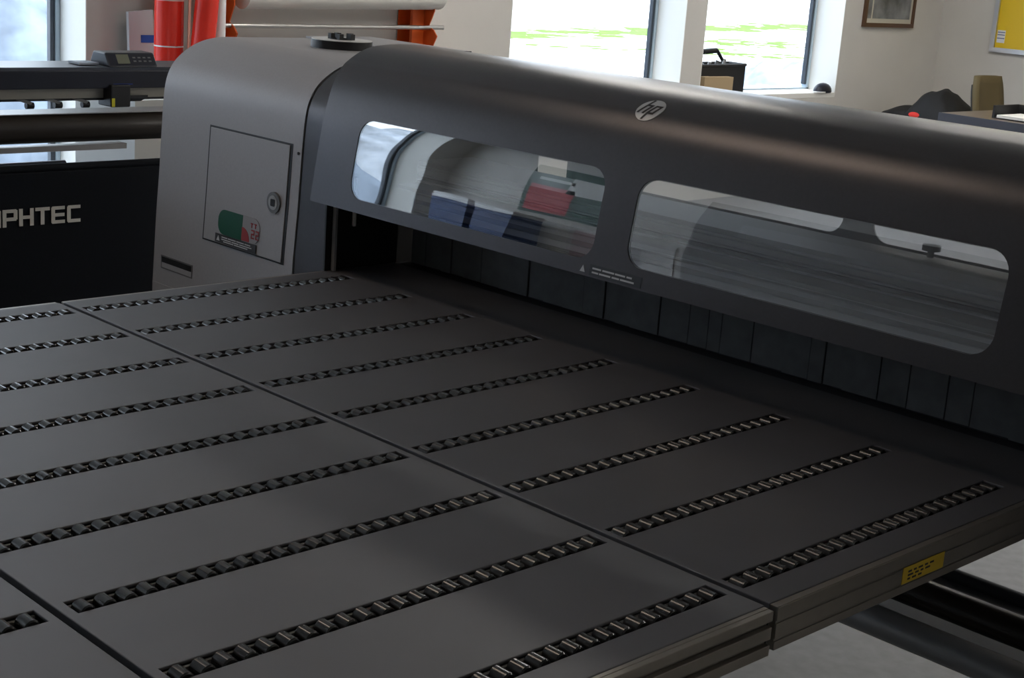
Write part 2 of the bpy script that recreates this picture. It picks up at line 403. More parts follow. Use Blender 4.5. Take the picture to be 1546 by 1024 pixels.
for xo in (-.340, -.326): ink(xo, xo+.009, .052, .0545); ink(xo+.003, xo+.006, .044, .0545)
obj('mirrored_figures', ch, MATS['reflection_red'], dw, z=TZ)
wl_ = obj('warning_label', face_shape([(-.474, -.011), (-.314, -.011), (-.314, .0085), (-.474, .0085)], .0054, .001), m_label, dr, z=TZ)
ch = MB()
for zz, segs in ((.002, ((-.448, -.425), (-.422, -.392), (-.389, -.36), (-.357, -.335))), (-.003, ((-.448, -.41), (-.407, -.38), (-.377, -.33))), (-.0075, ((-.440, -.40), (-.397, -.345)))):
    for a, b in segs: ink(a, b, zz, zz+.0022)
q = face_shape([(-.468, -.007), (-.455, -.007), (-.4615, .005)], .0056, .0006); ch.add(q.v, q.f)
obj('label_print', ch, m_print, wl_, z=TZ)
# handle slot
hs = MB(); hx0, hx1, hz0, hz1 = -.698, -.569, -.116, -.090; hy = cab_y(-.1)
hs.box(hx0-.003, hx1+.003, hy-.002, hy+.002, hz1, hz1+.003); hs.box(hx0-.003, hx1+.003, hy-.002, hy+.002, hz0-.003, hz0)
hs.box(hx0-.003, hx0, hy-.002, hy+.002, hz0, hz1); hs.box(hx1, hx1+.003, hy-.002, hy+.002, hz0, hz1)
hd = obj('handle_slot', hs, m_grey, cb, z=TZ)
obj('slot_back', MB().add([(hx0, hy-.0012, hz1), (hx1, hy-.0012, hz1), (hx1, hy-.0012, hz0+.012), (hx0, hy-.0012, hz0+.012)], [(0, 1, 2, 3)]), m_black, hd, z=TZ)
obj('slot_lip', B(hx0, hx1, hy-.0015, hy, hz0+TZ, hz0+.012+TZ), m_cab, hd)
obj('latch_screw', MB().cyl((-.193, cab_y(.23)-.002, .23), (-.193, cab_y(.23)+.002, .23), .0035, 10), m_black, cb, z=TZ)
# top covers behind the hood, stepping down to the right
def cover(name, x0, x1, zt, yb, rnd=.03):
    pl_ = [(.80, zt-.03), (.80, zt)]+[(yb-rnd+rnd*math.sin(math.pi/2*i/8), zt-rnd*1.0+rnd*math.cos(math.pi/2*i/8)) for i in range(9)]+[(yb, zt-.05)]
    return obj(name, MB().prism(pl_, 0, x0, x1), m_cab, P, smooth=True, z=TZ)
cover('top_cover', -.176, 1.60, .4165, 1.40)
tpl = obj('rear_lid', MB().prism([(1.03, .4282), (1.03, .4335), (1.24, .4335), (1.262, .4282)], 0, -.730, -.357), m_cab, cb, z=TZ)
obj('lid_side_shade', B(-.357, -.3555, 1.03, 1.255, TZ+.4282, TZ+.4325), m_black, tpl)  # black plate that paints the unlit side of the lid
# right cabinet (out of the picture, closes the hood)
obj('right_cabinet', MB().prism(cab_poly(-.158, YBK), 0, 1.61, 2.12), m_cab, P, smooth=True, z=TZ)
# hood: an unrolled sheet (x, arc length) with two window holes, bent along the profile
HP = smooth_profile(HOODP); ARC = [0]
for a, b in zip(HP, HP[1:]): ARC.append(ARC[-1]+math.hypot(b[0]-a[0], b[1]-a[1]))
def bend(x, s, off=0.):
    s = min(max(s, 0), ARC[-1]-1e-6); i = 0
    while ARC[i+1] < s: i += 1
    u = (s-ARC[i])/(ARC[i+1]-ARC[i]); a, b = HP[i], HP[i+1]
    def nrm(j):
        p, q = HP[max(0, j-1)], HP[min(len(HP)-1, j+1)]; t = Vector((q[0]-p[0], q[1]-p[1])).normalized(); return Vector((-t.y, t.x))
    nn = nrm(i).lerp(nrm(i+1), u).normalized()
    return (x, a[0]+(b[0]-a[0])*u+nn.x*off, a[1]+(b[1]-a[1])*u+nn.y*off)
def sheet(loops, cuts, off, th):
    bm = bmesh.new(); E = []
    for lp in loops:
        vs_ = [bm.verts.new((x, s, 0)) for x, s in lp]
        E += [bm.edges.new((vs_[i], vs_[(i+1) % len(vs_)])) for i in range(len(vs_))]
    bmesh.ops.triangle_fill(bm, use_beauty=True, use_dissolve=False, edges=E)
    for c in cuts:
        bmesh.ops.bisect_plane(bm, geom=bm.verts[:]+bm.edges[:]+bm.faces[:], plane_co=(0, c, 0), plane_no=(0, 1, 0), dist=1e-6)
    bmesh.ops.remove_doubles(bm, verts=bm.verts, dist=1e-6)
    for f in bm.faces:
        if f.normal.z < 0: f.normal_flip()
    top = {v: bend(v.co.x, v.co.y, off) for v in bm.verts}; bot = {v: bend(v.co.x, v.co.y, off-th) for v in bm.verts}
    bm.verts.index_update(); n_ = len(bm.verts); V = [top[v] for v in bm.verts]+[bot[v] for v in bm.verts]; Fc = []
    for f in bm.faces:
        ix = [v.index for v in f.verts]; Fc.append(ix); Fc.append([n_+i for i in ix[::-1]])
    for e in bm.edges:
        if len(e.link_faces) == 1: a, b = e.verts[0].index, e.verts[1].index; Fc.append([a, b, n_+b, n_+a])
    bm.free(); return MB().add(V, Fc)
SW0, SW1 = .027, .186
WL = (.046, .714); WR = (.789, 1.464)
cuts = [ARC[i] for i in range(1, len(ARC)-1)]
HX0, HX1 = -.0755, 1.606
hood = obj('hood', sheet([[(HX0, 0), (HX1, 0), (HX1, ARC[-1]), (HX0, ARC[-1])], rrect(*WL, SW0, SW1, .036), rrect(*WR, SW0+.008, SW1, .036)], cuts, 0, .004), m_hood, P, smooth=True, z=TZ)
for (a, b), lo in ((WL, SW0), (WR, SW0+.008)):
    obj('hood_window', sheet([rrect(a-.0005, b+.0005, lo-.0005, SW1+.0005, .036)], [c for c in cuts if lo < c < SW1], -.0012, .002), m_pane, hood, smooth=True, z=TZ)
    obj('window_gasket', sheet([rrect(a-.004, b+.004, lo-.004, SW1+.004, .039), rrect(a+.001, b-.001, lo+.001, SW1-.001, .035)], [c for c in cuts if lo < c < SW1], -.0042, .002), m_black, hood, smooth=True, z=TZ)
# round maker's badge: pale disc, two slanted letters cut across it
LX, LS, LR = .7475, .3065, .0272
disc = [(LX+LR*math.cos(2*math.pi*i/40), LS+LR*math.sin(2*math.pi*i/40)) for i in range(40)]
bd = obj('badge', sheet([disc], cuts, .0012, .0012), mat('badge_silver', (.62, .62, .62), .4, .3), hood, smooth=True, z=TZ)
lt = MB()
def stroke(x0, x1, y0, y1):
    n_ = 10; k = .36; V = []
    for i in range(n_+1):
        yy = y0+(y1-y0)*i/n_
        for xx in (x0, x1): V.append(bend(LX+LR*(xx+k*yy), LS+LR*yy, .0018))
    lt.add(V, [(2*i, 2*i+1, 2*i+3, 2*i+2) for i in range(n_)])
stroke(-.66, -.47, -.46, .90); stroke(-.47, -.10, .24, .40); stroke(-.24, -.05, -.46, .40)
stroke(.09, .28, -.90, .40); stroke(.28, .66, .24, .40); stroke(.50, .69, -.46, .40); stroke(.28, .55, -.46, -.30)
obj('badge_letters', lt, mat('badge_dark', (.035, .033, .034), .4, .3), bd, z=TZ)
hl = obj('warning_label', sheet([[(.716, .003), (.833, .003), (.833, .022), (.716, .022)]], [], .0006, .0006), m_label, hood, z=TZ)
lt = MB()
def hstroke(x0, x1, s0, s1): lt.add([bend(x0, s0, .0009), bend(x1, s0, .0009), bend(x1, s1, .0009), bend(x0, s1, .0009)], [(0, 1, 2, 3)])
for s0, segs in ((.0145, ((.722, .742), (.745, .772), (.774, .797), (.80, .812))), (.0075, ((.722, .737), (.739, .765), (.768, .785), (.787, .818)))):
    for a, b in segs: hstroke(a, b, s0, s0+.003)
lt.add([bend(.694, .006, .0009), bend(.706, .006, .0009), bend(.700, .018, .0009)], [(0, 1, 2)])
obj('label_print', lt, m_print, hl, z=TZ)
# inside: rubber strips, gantry beam, rear hood with windows
x = -.05; k = 0
while x < 1.58:
    wd = random.choice([.030, .045, .055, .07, .04]); yy = .83+random.uniform(-.003, .003)
    obj('curtain_strip', MB().add([(x, yy, .002), (x+wd-.003, yy+.002, .002), (x+wd-.003, yy+.002, .112), (x, yy, .112), (x, yy+.003, .002), (x+wd-.003, yy+.005, .002), (x+wd-.003, yy+.005, .112), (x, yy+.003, .112)],
        [(0, 1, 2, 3), (7, 6, 5, 4), (0, 4, 5, 1), (1, 5, 6, 2), (2, 6, 7, 3), (3, 7, 4, 0)]), m_strip, P, z=TZ)
    x += wd
obj('light_stop', B(-.06, 1.60, .8385, .8405, TZ-.002, TZ+.115), m_black, P)  # black sheet added to stop light leaking between the strips
gb = obj('gantry_beam', B(-.06, 1.60, .842, 1.0, TZ+.11, TZ+.225), mat('beam_grey', (.33, .32, .31), .5, .2), P)
for y0, z0, z1, ma in ((.839, .213, .2165, m_ltgrey), (.838, .180, .183, m_white), (.838, .1945, .1975, m_ltgrey), (.838, .118, .130, m_white), (.836, .142, .150, m_white), (.838, .156, .166, m_white), (.838, .172, .176, m_steel), (.838, .186, .192, m_dark), (.836, .200, .210, m_ltgrey)):
    obj('gantry_rail', B(-.05, 1.595, y0-.004, y0+.01, TZ+z0, TZ+z1), ma, gb)
obj('beam_ledge', B(-.05, 1.595, .78, .842, TZ+.170, TZ+.178), m_grey, gb)
kb = MB(); kb.cyl((1.115, .99, .225), (1.115, .99, .237), .006, 10); kb.cyl((1.115, .99, .237), (1.115, .99, .246), .016, 14)
obj('beam_knob', kb, m_black, gb, smooth=True, z=TZ)
obj('base_beam', B(-.18, 1.61, .86, 1.34, TZ-.16, TZ-.03), m_dark, P)
obj('print_bed', B(-.066, 1.60, .802, 1.40, TZ-.028, TZ-.002), m_dark, P)
rl = [[(-.07, .10), (1.60, .10), (1.60, .40), (-.07, .40)], rrect(.046, .716, .165, .335, .036), rrect(.789, 1.464, .165, .335, .036)]
bm = bmesh.new(); E = []
for lp in rl:
    vs_ = [bm.verts.new((x_, 1.33, z_)) for x_, z_ in lp]; E += [bm.edges.new((vs_[i], vs_[(i+1) % len(vs_)])) for i in range(len(vs_))]
bmesh.ops.triangle_fill(bm, use_beauty=True, edges=E)
rh = obj('rear_hood', bm, m_dark, P, z=TZ); so = rh.modifiers.new('thickness', 'SOLIDIFY'); so.thickness = .004
obj('gap_daylight', B(-.048, -.042, .657, .663, TZ+.096, TZ+.20), m_white, P)  # white strip painted in for daylight glimpsed through the printer
obj('inner_post', B(-.071, -.066, .603, .62, TZ+.001, TZ+.16), m_black, P)
obj('inner_side', B(-.071, -.066, .62, .80, TZ+.001, TZ+.40), m_black, P)
obj('inner_bracket', B(-.064, -.054, .618, .624, TZ+.001, TZ+.165), m_ltgrey, P)
# stand: legs and long rollers below
for xx in (-.42, 1.86):
    for yy in (.70, 1.26): obj('leg', B(xx-.05, xx+.05, yy-.05, yy+.05, 0, TZ-.15), m_black, P)
for y_, z_, r_, ma in ((1.09, -.505, .030, m_ltgrey), (1.17, -.455, .03, m_tube), (1.40, -.50, .02, m_dark)):
    obj('media_roller', MB().cyl((-.40, y_, z_), (1.84, y_, z_), r_, 20), ma, P, smooth=True, z=TZ)
obj('stretcher', B(-.40, 1.84, .66, .72, .14, .20), m_black, P)
obj('dark_panel', B(-.38, 1.82, 1.13, 1.42, TZ-.53, TZ-.50), m_dark, P)  # dark panel added to hide the pale floor between the rollers

# ------------------------------------------------------------------ tape spool on the cabinet top
s = thing('ink_spool', 'flat black spool with white face and prongs lying on the grey cabinet', 'spool', (-.462, .935, TZ+.428))
c = (-.462, .935)
obj('drum', MB().ring((c[0], c[1], TZ+.4283), (c[0], c[1], TZ+.4470), .0725, .030, 40), m_black, s, smooth=True)
obj('face_disc', MB().ring((c[0], c[1], TZ+.4470), (c[0], c[1], TZ+.4485), .0715, .028, 40), m_white, s, smooth=True)
hb = MB(); hb.ring((c[0], c[1], TZ+.430), (c[0], c[1], TZ+.4505), .028, .022, 24)
for a in range(5):
    t = a*2*math.pi/5+.4; px, py = c[0]+.025*math.cos(t), c[1]+.025*math.sin(t); hb.box(px-.006, px+.006, py-.006, py+.006, TZ+.449, TZ+.462)
obj('hub', hb, m_black, s)


# ------------------------------------------------------------------ vinyl cutter on its stand, left of the printer
VX = -1.35; VY0, VY1 = -.30, 1.38
v = thing('vinyl_cutter', 'long black vinyl cutting plotter with a black cloth catch basket', 'plotter', (VX-.15, .3, 0))
def xz(poly, y0, y1): return MB().prism(poly, 1, y0, y1)
tcv = obj('top_cover', xz([(VX, .233), (VX, .281), (VX-.015, .289), (VX-.17, .291), (VX-.17, .233)], VY0, VY1), m_navy, v, bev=.002, z=TZ)
obj('cover_stripe', B(VX-.001, VX+.0008, .845, .905, TZ+.243, TZ+.2455), mat('stripe_blue', (.02, .06, .35), .4), tcv)
obj('carriage_rail', xz([(VX-.030, .204), (VX-.030, .231), (VX-.07, .231), (VX-.07, .204)], VY0, VY1), m_beige, v, z=TZ)
obj('rail_shadow_gap', xz([(VX-.028, .198), (VX-.028, .204), (VX-.06, .204), (VX-.06, .198)], VY0, VY1), m_black, v, z=TZ)
for yy in (.0, .12, .36, .44, .60, .682, .764):
    pr = MB(); pr.add([(VX-.05, yy-.028, .203), (VX-.02, yy-.028, .203), (VX-.02, yy+.012, .190), (VX-.05, yy+.012, .190), (VX-.05, yy-.002, .203), (VX-.02, yy-.002, .203), (VX-.02, yy+.018, .196), (VX-.05, yy+.018, .196)],
        [(0, 1, 2, 3), (4, 7, 6, 5), (0, 4, 5, 1), (1, 5, 6, 2), (2, 6, 7, 3), (3, 7, 4, 0)])
    arm = obj('pinch_arm', pr, m_grey, v, z=TZ)
    obj('pinch_roller', MB().cyl((VX-.035, yy+.005, .186), (VX-.035, yy+.026, .186), .009, 12), m_black, arm, smooth=True, z=TZ)
ca = obj('carriage', B(VX-.06, VX+.012, .832, .893, TZ+.182, TZ+.244), m_black, v, bev=.004)
obj('blade_marker', B(VX+.012, VX+.014, .834, .843, TZ+.184, TZ+.207), mat('marker_yellow', (.75, .68, .03), .5), ca)
obj('carriage_arm', xz([(VX-.01, .205), (VX-.01, .212), (VX-.05, .200), (VX-.05, .190)], .893, .96), m_dark, ca, z=TZ)
obj('platen', MB().prism([(VX-.045+.045*math.cos(t)*1.0, .124+.041*math.sin(t)) for t in [2*math.pi*i/28 for i in range(28)]], 1, VY0, VY1), m_tube, v, smooth=True, z=TZ)
obj('platen_edge', xz([(VX-.02, .1625), (VX-.02, .165), (VX-.10, .1675), (VX-.10, .164)], VY0, VY1), m_ltgrey, v, z=TZ)
obj('lower_rail', xz([(VX-.02, .062), (VX-.02, .077), (VX-.06, .077), (VX-.06, .062)], VY0, .90), m_ltgrey, v, z=TZ)
for yy in (VY0, VY1-.10):
    obj('end_housing', B(VX-.24, VX+.01, yy, yy+.10, TZ+.06, TZ+.30), m_navy, v, bev=.006)
    obj('leg', B(VX-.14, VX-.06, yy+.02, yy+.08, .08, TZ+.06), m_black, v)
    ft = MB(); ft.box(VX-.45, VX+.22, yy+.02, yy+.08, .04, .08)
    for fx in (VX-.42, VX+.18): ft.cyl((fx, yy+.035, .025), (fx, yy+.065, .025), .025, 14)
    obj('foot', ft, m_black, v)
# keypad with display
kp = obj('keypad', xz([(VX-.02, .289), (VX-.045, .3255), (VX-.11, .3265), (VX-.13, .289)], .845, .998), m_navy, v, bev=.004, z=TZ)
def kface(y0, y1, t0, t1, off=.0008):
    def q(yy, t): return (VX-.02-.025*t+off*.82, yy, .289+.0365*t+off*.57)
    return MB().add([q(y0, t0), q(y1, t0), q(y1, t1), q(y0, t1)], [(0, 1, 2, 3)])
obj('display', kface(.875, .913, .22, .88), mat('lcd_grey', (.20, .21, .15), .25), kp, z=TZ)
km = MB()
for a in range(4):
    for b_ in range(2): q = kface(.925+a*.016, .934+a*.016, .35+b_*.25, .45+b_*.25); km.add(q.v, q.f)
obj('keys', km, m_grey, kp, z=TZ)
tag(obj('paper_pad', B(VX-.12, VX-.06, .775, .835, TZ+.2915, TZ+.297), mat('paper_bluewhite', (.55, .62, .72), .7)), 'small pale note pad lying on the cutter beside its keypad', 'note pad')
# cloth basket with the maker's name
ck = obj('cloth_basket', xz([(VX-.0, .020), (VX+.018, .012), (VX+.022, -.25), (VX+.020, -.72), (VX+.0, -.78), (VX-.30, -.62), (VX-.32, -.028), (VX-.315, -.028), (VX-.295, -.60), (VX-.0, -.765), (VX+.014, -.72), (VX+.014, -.02)], VY0+.12, VY1-.02), m_cloth, v, z=TZ)
obj('basket_bar', MB().cyl((VX+.002, VY0+.10, .022), (VX+.002, VY1-.02, .022), .012, 12), m_cloth, ck, smooth=True, z=TZ)
obj('back_bar', MB().cyl((VX-.30, VY0+.10, -.030), (VX-.30, .86, -.024), .014, 12), m_navy, ck, smooth=True, z=TZ)
lt = MB(); LW, LH, ST = .0415, .047, .0085; LZ = -.127; slant = .0
def bar(y0, x0, x1, z0, z1, up): lt.box(VX+.0222, VX+.0236+up, y0+x0*LW, y0+x1*LW, LZ+z0*LH, LZ+z1*LH)
a_, b_ = .25, .19     # stroke widths (vertical, horizontal) as shares of the letter
GL = {'G': [(0, a_, .05, .95), (.05, 1, 1-b_, 1), (.05, .95, 0, b_), (1-a_, 1, .05, .5), (.5, 1, .5-b_/2, .5+b_/2)],
      'R': [(0, a_, 0, 1), (0, .95, 1-b_, 1), (1-a_, 1, .45, .95), (0, .95, .36, .36+b_), (1-a_, 1, 0, .36)],
      'A': [(0, a_, 0, .95), (1-a_, 1, 0, .95), (.05, .95, 1-b_, 1), (0, 1, .3, .3+b_)],
      'P': [(0, a_, 0, 1), (0, .93, 1-b_, 1), (1-a_, 1, .42, .95), (0, .93, .35, .35+b_)],
      'H': [(0, a_, 0, 1), (1-a_, 1, 0, 1), (0, 1, .5-b_/2, .5+b_/2)],
      'T': [(.5-a_/2, .5+a_/2, 0, 1), (0, 1, 1-b_, 1)],
      'E': [(0, a_, .05, .95), (.05, .95, 1-b_, 1), (0, .92, .5-b_/2, .5+b_/2), (.05, .95, 0, b_)],
      'C': [(0, a_, .06, .94), (.06, .95, 1-b_, 1), (.06, .95, 0, b_)]}
for i, ch_ in enumerate('GRAPHTEC'):
    for k, st in enumerate(GL[ch_]): bar(.507+(i-3)*.0466, *st, k*.00012)
obj('maker_name', lt, mat('logo_white', (.72, .70, .64), .6), ck, z=TZ)

# ------------------------------------------------------------------ along the window wall: rolls, boards, rack
def roll(name, label, x, y, r, h, ma, lean=(0, 0), group=None):
    t = thing(name, label, 'roll', (x, y, 0), group)
    a = Vector((x, y, .0)); b = Vector((x+lean[0], y+lean[1], h))
    obj('film', MB().ring(a, b, r, r*.6, 36), ma, t, smooth=True); return t
rr = roll('vinyl_roll', 'red vinyl roll with a white band, standing beside white boards', -3.72, 2.495, .066, 1.65, m_red)
obj('white_band', MB().ring((-3.72, 2.495, TZ+.132), (-3.72, 2.495, TZ+.138), .0668, .0655, 36), m_white, rr, smooth=True)
obj('white_end_band', MB().ring((-3.72, 2.495, TZ+.338), (-3.72, 2.495, TZ+.75), .0668, .0655, 36), mat('band_pink', (.75, .45, .42), .4), rr, smooth=True)
roll('vinyl_roll', 'plain red vinyl roll leaning next to the white tube', -3.58, 2.49, .054, 1.6, m_red, (-.02, .16))
fl = MB(); V = []
for i in range(13):
    t = math.pi*.5*i/12; V += [(-3.70-.05*math.sin(t), 2.575+.03*i/12, .0), (-3.70-.05*math.sin(t), 2.585+.05*i/12, 1.55)]
fl.add(V, [(2*i, 2*i+1, 2*i+3, 2*i+2) for i in range(12)])
ff = tag(obj('vinyl_sheet', fl, mat('vinyl_pink', (.55, .26, .20), .45), smooth='all'), 'dull pink loose vinyl sheet standing curled between two red rolls', 'vinyl sheet')
ff.modifiers.new('thickness', 'SOLIDIFY').thickness = .002
roll('cardboard_tube', 'white tube standing between red roll and orange rack', -3.70, 2.755, .027, 1.65, m_white)
tag(obj('foam_board', MB().add([(-3.86, 2.41, 0), (-3.84, 2.41, 0), (-3.93, 2.41, 1.168), (-3.95, 2.41, 1.168), (-3.86, 2.54, 0), (-3.84, 2.54, 0), (-3.93, 2.54, 1.18), (-3.95, 2.54, 1.18)],
    [(0, 1, 2, 3), (4, 7, 6, 5), (0, 4, 5, 1), (1, 5, 6, 2), (2, 6, 7, 3), (3, 7, 4, 0)]), mat('board_white', (.72, .74, .78), .7)), 'white foam board with blue tape leaning on the wall', 'board')
bt = bpy.data.objects['foam_board']
tp = obj('blue_tape', MB().add([(-3.917, 2.47, 1.03), (-3.917, 2.54, 1.03), (-3.9197, 2.54, 1.065), (-3.9197, 2.47, 1.065)], [(0, 1, 2, 3)]), mat('tape_blue', (.03, .12, .55), .5), bt)
tag(obj('kraft_tube', MB().cyl((-3.93, 2.615, 0), (-3.93, 2.615, 1.7), .045, 20), mat('kraft', (.42, .33, .19), .8), smooth=True), 'brown kraft tube behind the white board and red roll', 'tube')
rk = thing('roll_rack', 'orange steel wall rack for media rolls', 'rack', (-3.9, 3.4, 0))
def upright(y0):
    pl_ = [(-3.99, 0), (-3.84, 0)]
    for k in range(5):
        z = .62+k*.30; pl_ += [(-3.80, z), (-3.80, z+.06), (-3.87, z+.02), (-3.885, z+.05), (-3.80, z+.115), (-3.77, z+.17), (-3.80, z+.20), (-3.84, z+.22)]
    pl_ += [(-3.84, 2.2), (-3.99, 2.2)]
    return MB().prism(pl_, 1, y0, y0+.006)
for y0 in (2.90, 4.17):
    up = obj('upright', upright(y0), m_orange, rk)
    obj('flange', B(-3.99, -3.985, y0-.09, y0+.006, 0, 2.2), m_orange, up)
    obj('hook_web', B(-3.90, -3.88, y0-.08, y0, .55, 2.15), m_orange, up)
tag(obj('hanging_bar', MB().cyl((-3.83, 2.86, TZ+.222), (-3.83, 4.265, TZ+.232), .012, 14), m_steel, smooth=True), 'bare steel rod lying across the orange rack', 'rod')
wr = thing('media_roll', 'white media roll hanging on the orange rack above the bare rod', 'roll', (-3.83, 3.5, TZ+.39))
obj('media', MB().cyl((-3.83, 2.96, TZ+.383), (-3.83, 4.215, TZ+.408), .082, 32), mat('media_white', (.78, .77, .72), .6), wr, smooth=True)
obj('core', MB().cyl((-3.83, 2.88, TZ+.3815), (-3.83, 4.28, TZ+.409), .02, 16), m_grey, wr, smooth=True)

# on the sill of the fifth window
tb_ = thing('tool_bag', 'black open tool bag with a carrying handle on the window sill', 'bag', (-4.06, 6.98, .704))
bp_ = MB(); bx0, bx1, by0, by1 = -4.20, -4.045, 6.78, 7.27
for a in ((bx0, bx0+.012, by0, by1), (bx1-.012, bx1, by0, by1), (bx0, bx1, by0, by0+.012), (bx0, bx1, by1-.012, by1)): bp_.box(*a, .704, .90)
bp_.box(bx0, bx1, by0, by1, .704, .716); obj('body', bp_, m_black, tb_, bev=.004)
obj('rim', MB().tube([(bx0, by0, .90), (bx1, by0, .90), (bx1, by1, .905), (bx0, by1, .905), (bx0, by0, .90)], .010, 8), m_dark, tb_)
obj('handle', MB().tube([(-4.12, 6.80, .895), (-4.12, 6.86, .985), (-4.12, 7.03, .995), (-4.12, 7.13, .90)], .012, 10), m_black, tb_)
obj('grip', MB().cyl((-4.12, 6.875, .986), (-4.12, 7.02, .995), .019, 12), m_black, tb_, smooth=True)
for k in range(4):
    yy = 6.84+k*.08; obj('tool', MB().cyl((-4.14, yy, .72), (-4.10, yy+.02, .91+.01*k), .012, 10), random.choice([m_grey, m_navy, m_ltgrey]), tb_, smooth=True)
bx_ = thing('cardboard_box', 'tan cardboard box in front of the black tool bag', 'box', (-4.01, 6.86, .7045))
obj('carton', B(-4.04, -3.98, 6.75, 7.06, .7045, .83), mat('cardboard', (.42, .31, .18), .8), bx_)
obj('flap', B(-4.041, -3.979, 6.75, 6.86, .83, .8315), MATS['cardboard'], bx_)
cp = thing('cap', 'dark navy cap with a white brim at the end of the sill', 'cap', (-4.02, 8.20, .704))
bm = bmesh.new(); bmesh.ops.create_uvsphere(bm, u_segments=20, v_segments=10, radius=1, matrix=Matrix.Translation((-4.03, 8.20, .715)) @ Matrix.Diagonal((.045, .10, .06, 1)))
for v_ in bm.verts: v_.co.z = max(v_.co.z, .705)
obj('crown', bm, m_navy, cp, smooth='all')
obj('brim', MB().prism([(x_, y_) for x_, y_ in rrect(-4.06, -3.985, 8.05, 8.20, .03, 5)], 2, .705, .715), m_white, cp)
# framed picture
pf = thing('framed_picture', 'brown framed grey print with a cream mat on the window wall', 'picture', (WX, 8.90, TZ+.29))
py0, py1, pz0, pz1 = 8.555, 9.235, TZ+.288, TZ+.98
fm = MB()
for a in ((py0, py1, pz0, pz0+.03), (py0, py1, pz1-.03, pz1), (py0, py0+.026, pz0+.03, pz1-.03), (py1-.026, py1, pz0+.03, pz1-.03)): fm.box(WX+.001, WX+.026, *a)
obj('frame', fm, mat('frame_brown', (.09, .045, .025), .4), pf)
obj('mat_board', B(WX+.001, WX+.012, py0+.02, py1-.02, pz0+.02, pz1-.02), mat('mat_cream', (.55, .52, .44), .8), pf)
Mp = mat('print_grey', (.17, .18, .19), .4, 0, .5, .75, 7)
obj('print', B(WX+.012, WX+.014, py0+.115, py1-.055, pz0+.062, pz1-.055), Mp, pf)
obj('print', B(WX+.012, WX+.014, py0+.045, py0+.095, pz0+.062, pz1-.055), Mp, pf)

# far corner: yellow poster, desk, chair, jacket
po_ = thing('poster', 'bright yellow poster in a silver frame on the far wall', 'poster', (-3.05, YF, TZ+.16))
fm = MB(); qx0, qx1, qz0, qz1 = -3.545, -2.55, TZ+.155, TZ+1.5
for a, c_ in (((qx0, qx1), (qz0, qz0+.035)), ((qx0, qx1), (qz1-.035, qz1)), ((qx0, qx0+.035), (qz0+.035, qz1-.035)), ((qx1-.035, qx1), (qz0+.035, qz1-.035))): fm.box(*a, YF-.028, YF-.001, *c_)
obj('frame', fm, mat('frame_silver', (.62, .62, .64), .3, .8), po_)
obj('sheet', B(qx0+.03, qx1-.03, YF-.010, YF-.001, qz0+.03, qz1-.03), mat('poster_yellow', (.80, .55, .01), .35), po_)
obj('white_tag', B(-3.50, -3.435, YF-.0125, YF-.0105, TZ+.228, TZ+.322), m_white, po_)
tg = MB()
for zz in (.258, .284, .303): tg.box(-3.498, -3.437, YF-.0132, YF-.0126, TZ+zz, TZ+zz+.006)
obj('tag_lines', tg, mat('tag_blue', (.06, .09, .25), .5), po_)
sh = [(-3.02+.24*math.cos(t), TZ+.72+.24*math.sin(t)) for t in [2*math.pi*i/32 for i in range(32)]]
obj('dark_motif', MB().prism([(x_, z_) for x_, z_ in sh], 1, YF-.0125, YF-.0105), mat('motif_grey', (.06, .065, .07), .5), po_)
dk = thing('office_desk', 'dark brown desk with a slate front edge near the corner', 'desk', (-1.9, 7.9, 0))
obj('desk_top', B(-2.634, -1.0, 7.48, 8.33, .722, .75), mat('desk_brown', (.11, .085, .065), .3, 0, .5, .2, 12), dk)
obj('desk_edge', B(-2.636, -.998, 7.462, 7.48, .700, .751), mat('desk_slate', (.05, .055, .075), .45), dk)
for xx in (-2.58, -1.06): obj('side_panel', B(xx-.02, xx+.02, 7.52, 8.29, 0, .722), MATS['desk_slate'], dk)
obj('modesty_panel', B(-2.56, -1.08, 7.60, 7.62, .2, .722), MATS['desk_slate'], dk)
oc = thing('office_chair', 'olive brown office chair with a black frame behind the desk', 'chair', (-3.02, 8.80, 0))
a_ = math.radians(93)
def crot(px, py): return (-3.02+px*math.cos(a_)-py*math.sin(a_), 8.80+px*math.sin(a_)+py*math.cos(a_))
bk = []
def slab(x0, x1, y0, y1, z0, z1, curve=0., taper=0., n_=8):
    V = []
    for j in range(n_+1):
        zz = z0+(z1-z0)*j/n_; k_ = 1-taper*abs(2*j/n_-1)**3
        for i in range(n_+1):
            u = 2*i/n_-1
            for yy in (y0, y1):
                X, Y = crot((x0+x1)/2+(x1-x0)/2*u*k_, yy-curve*u*u+.07*(j/n_)); V.append((X, Y, zz))
    S_ = (n_+1)*2; Fc = []
    for j in range(n_):
        for i in range(n_):
            p = j*S_+i*2; Fc += [(p, p+2, p+S_+2, p+S_), (p+1, p+S_+1, p+S_+3, p+3)]
        p = j*S_; Fc.append((p, p+S_, p+S_+1, p+1)); p = j*S_+n_*2; Fc.append((p, p+1, p+S_+1, p+S_))
    for p0 in (0, n_*S_):
        for i in range(n_): p = p0+i*2; Fc.append((p, p+1, p+3, p+2))
    return MB().add(V, Fc)
obj('backrest', slab(-.20, .20, -.02, .03, .50, .925, .04, .16), mat('chair_olive', (.115, .085, .035), .8), oc, smooth='all')
obj('back_shell', slab(-.18, .18, .031, .045, .50, .86, .04, .12), m_black, oc, smooth='all')
obj('seat', slab(-.24, .24, -.46, -.03, .43, .50), MATS['chair_olive'], oc)
obj('column', MB().cyl((*crot(0, -.24), .10), (*crot(0, -.24), .43), .03, 14), m_black, oc)
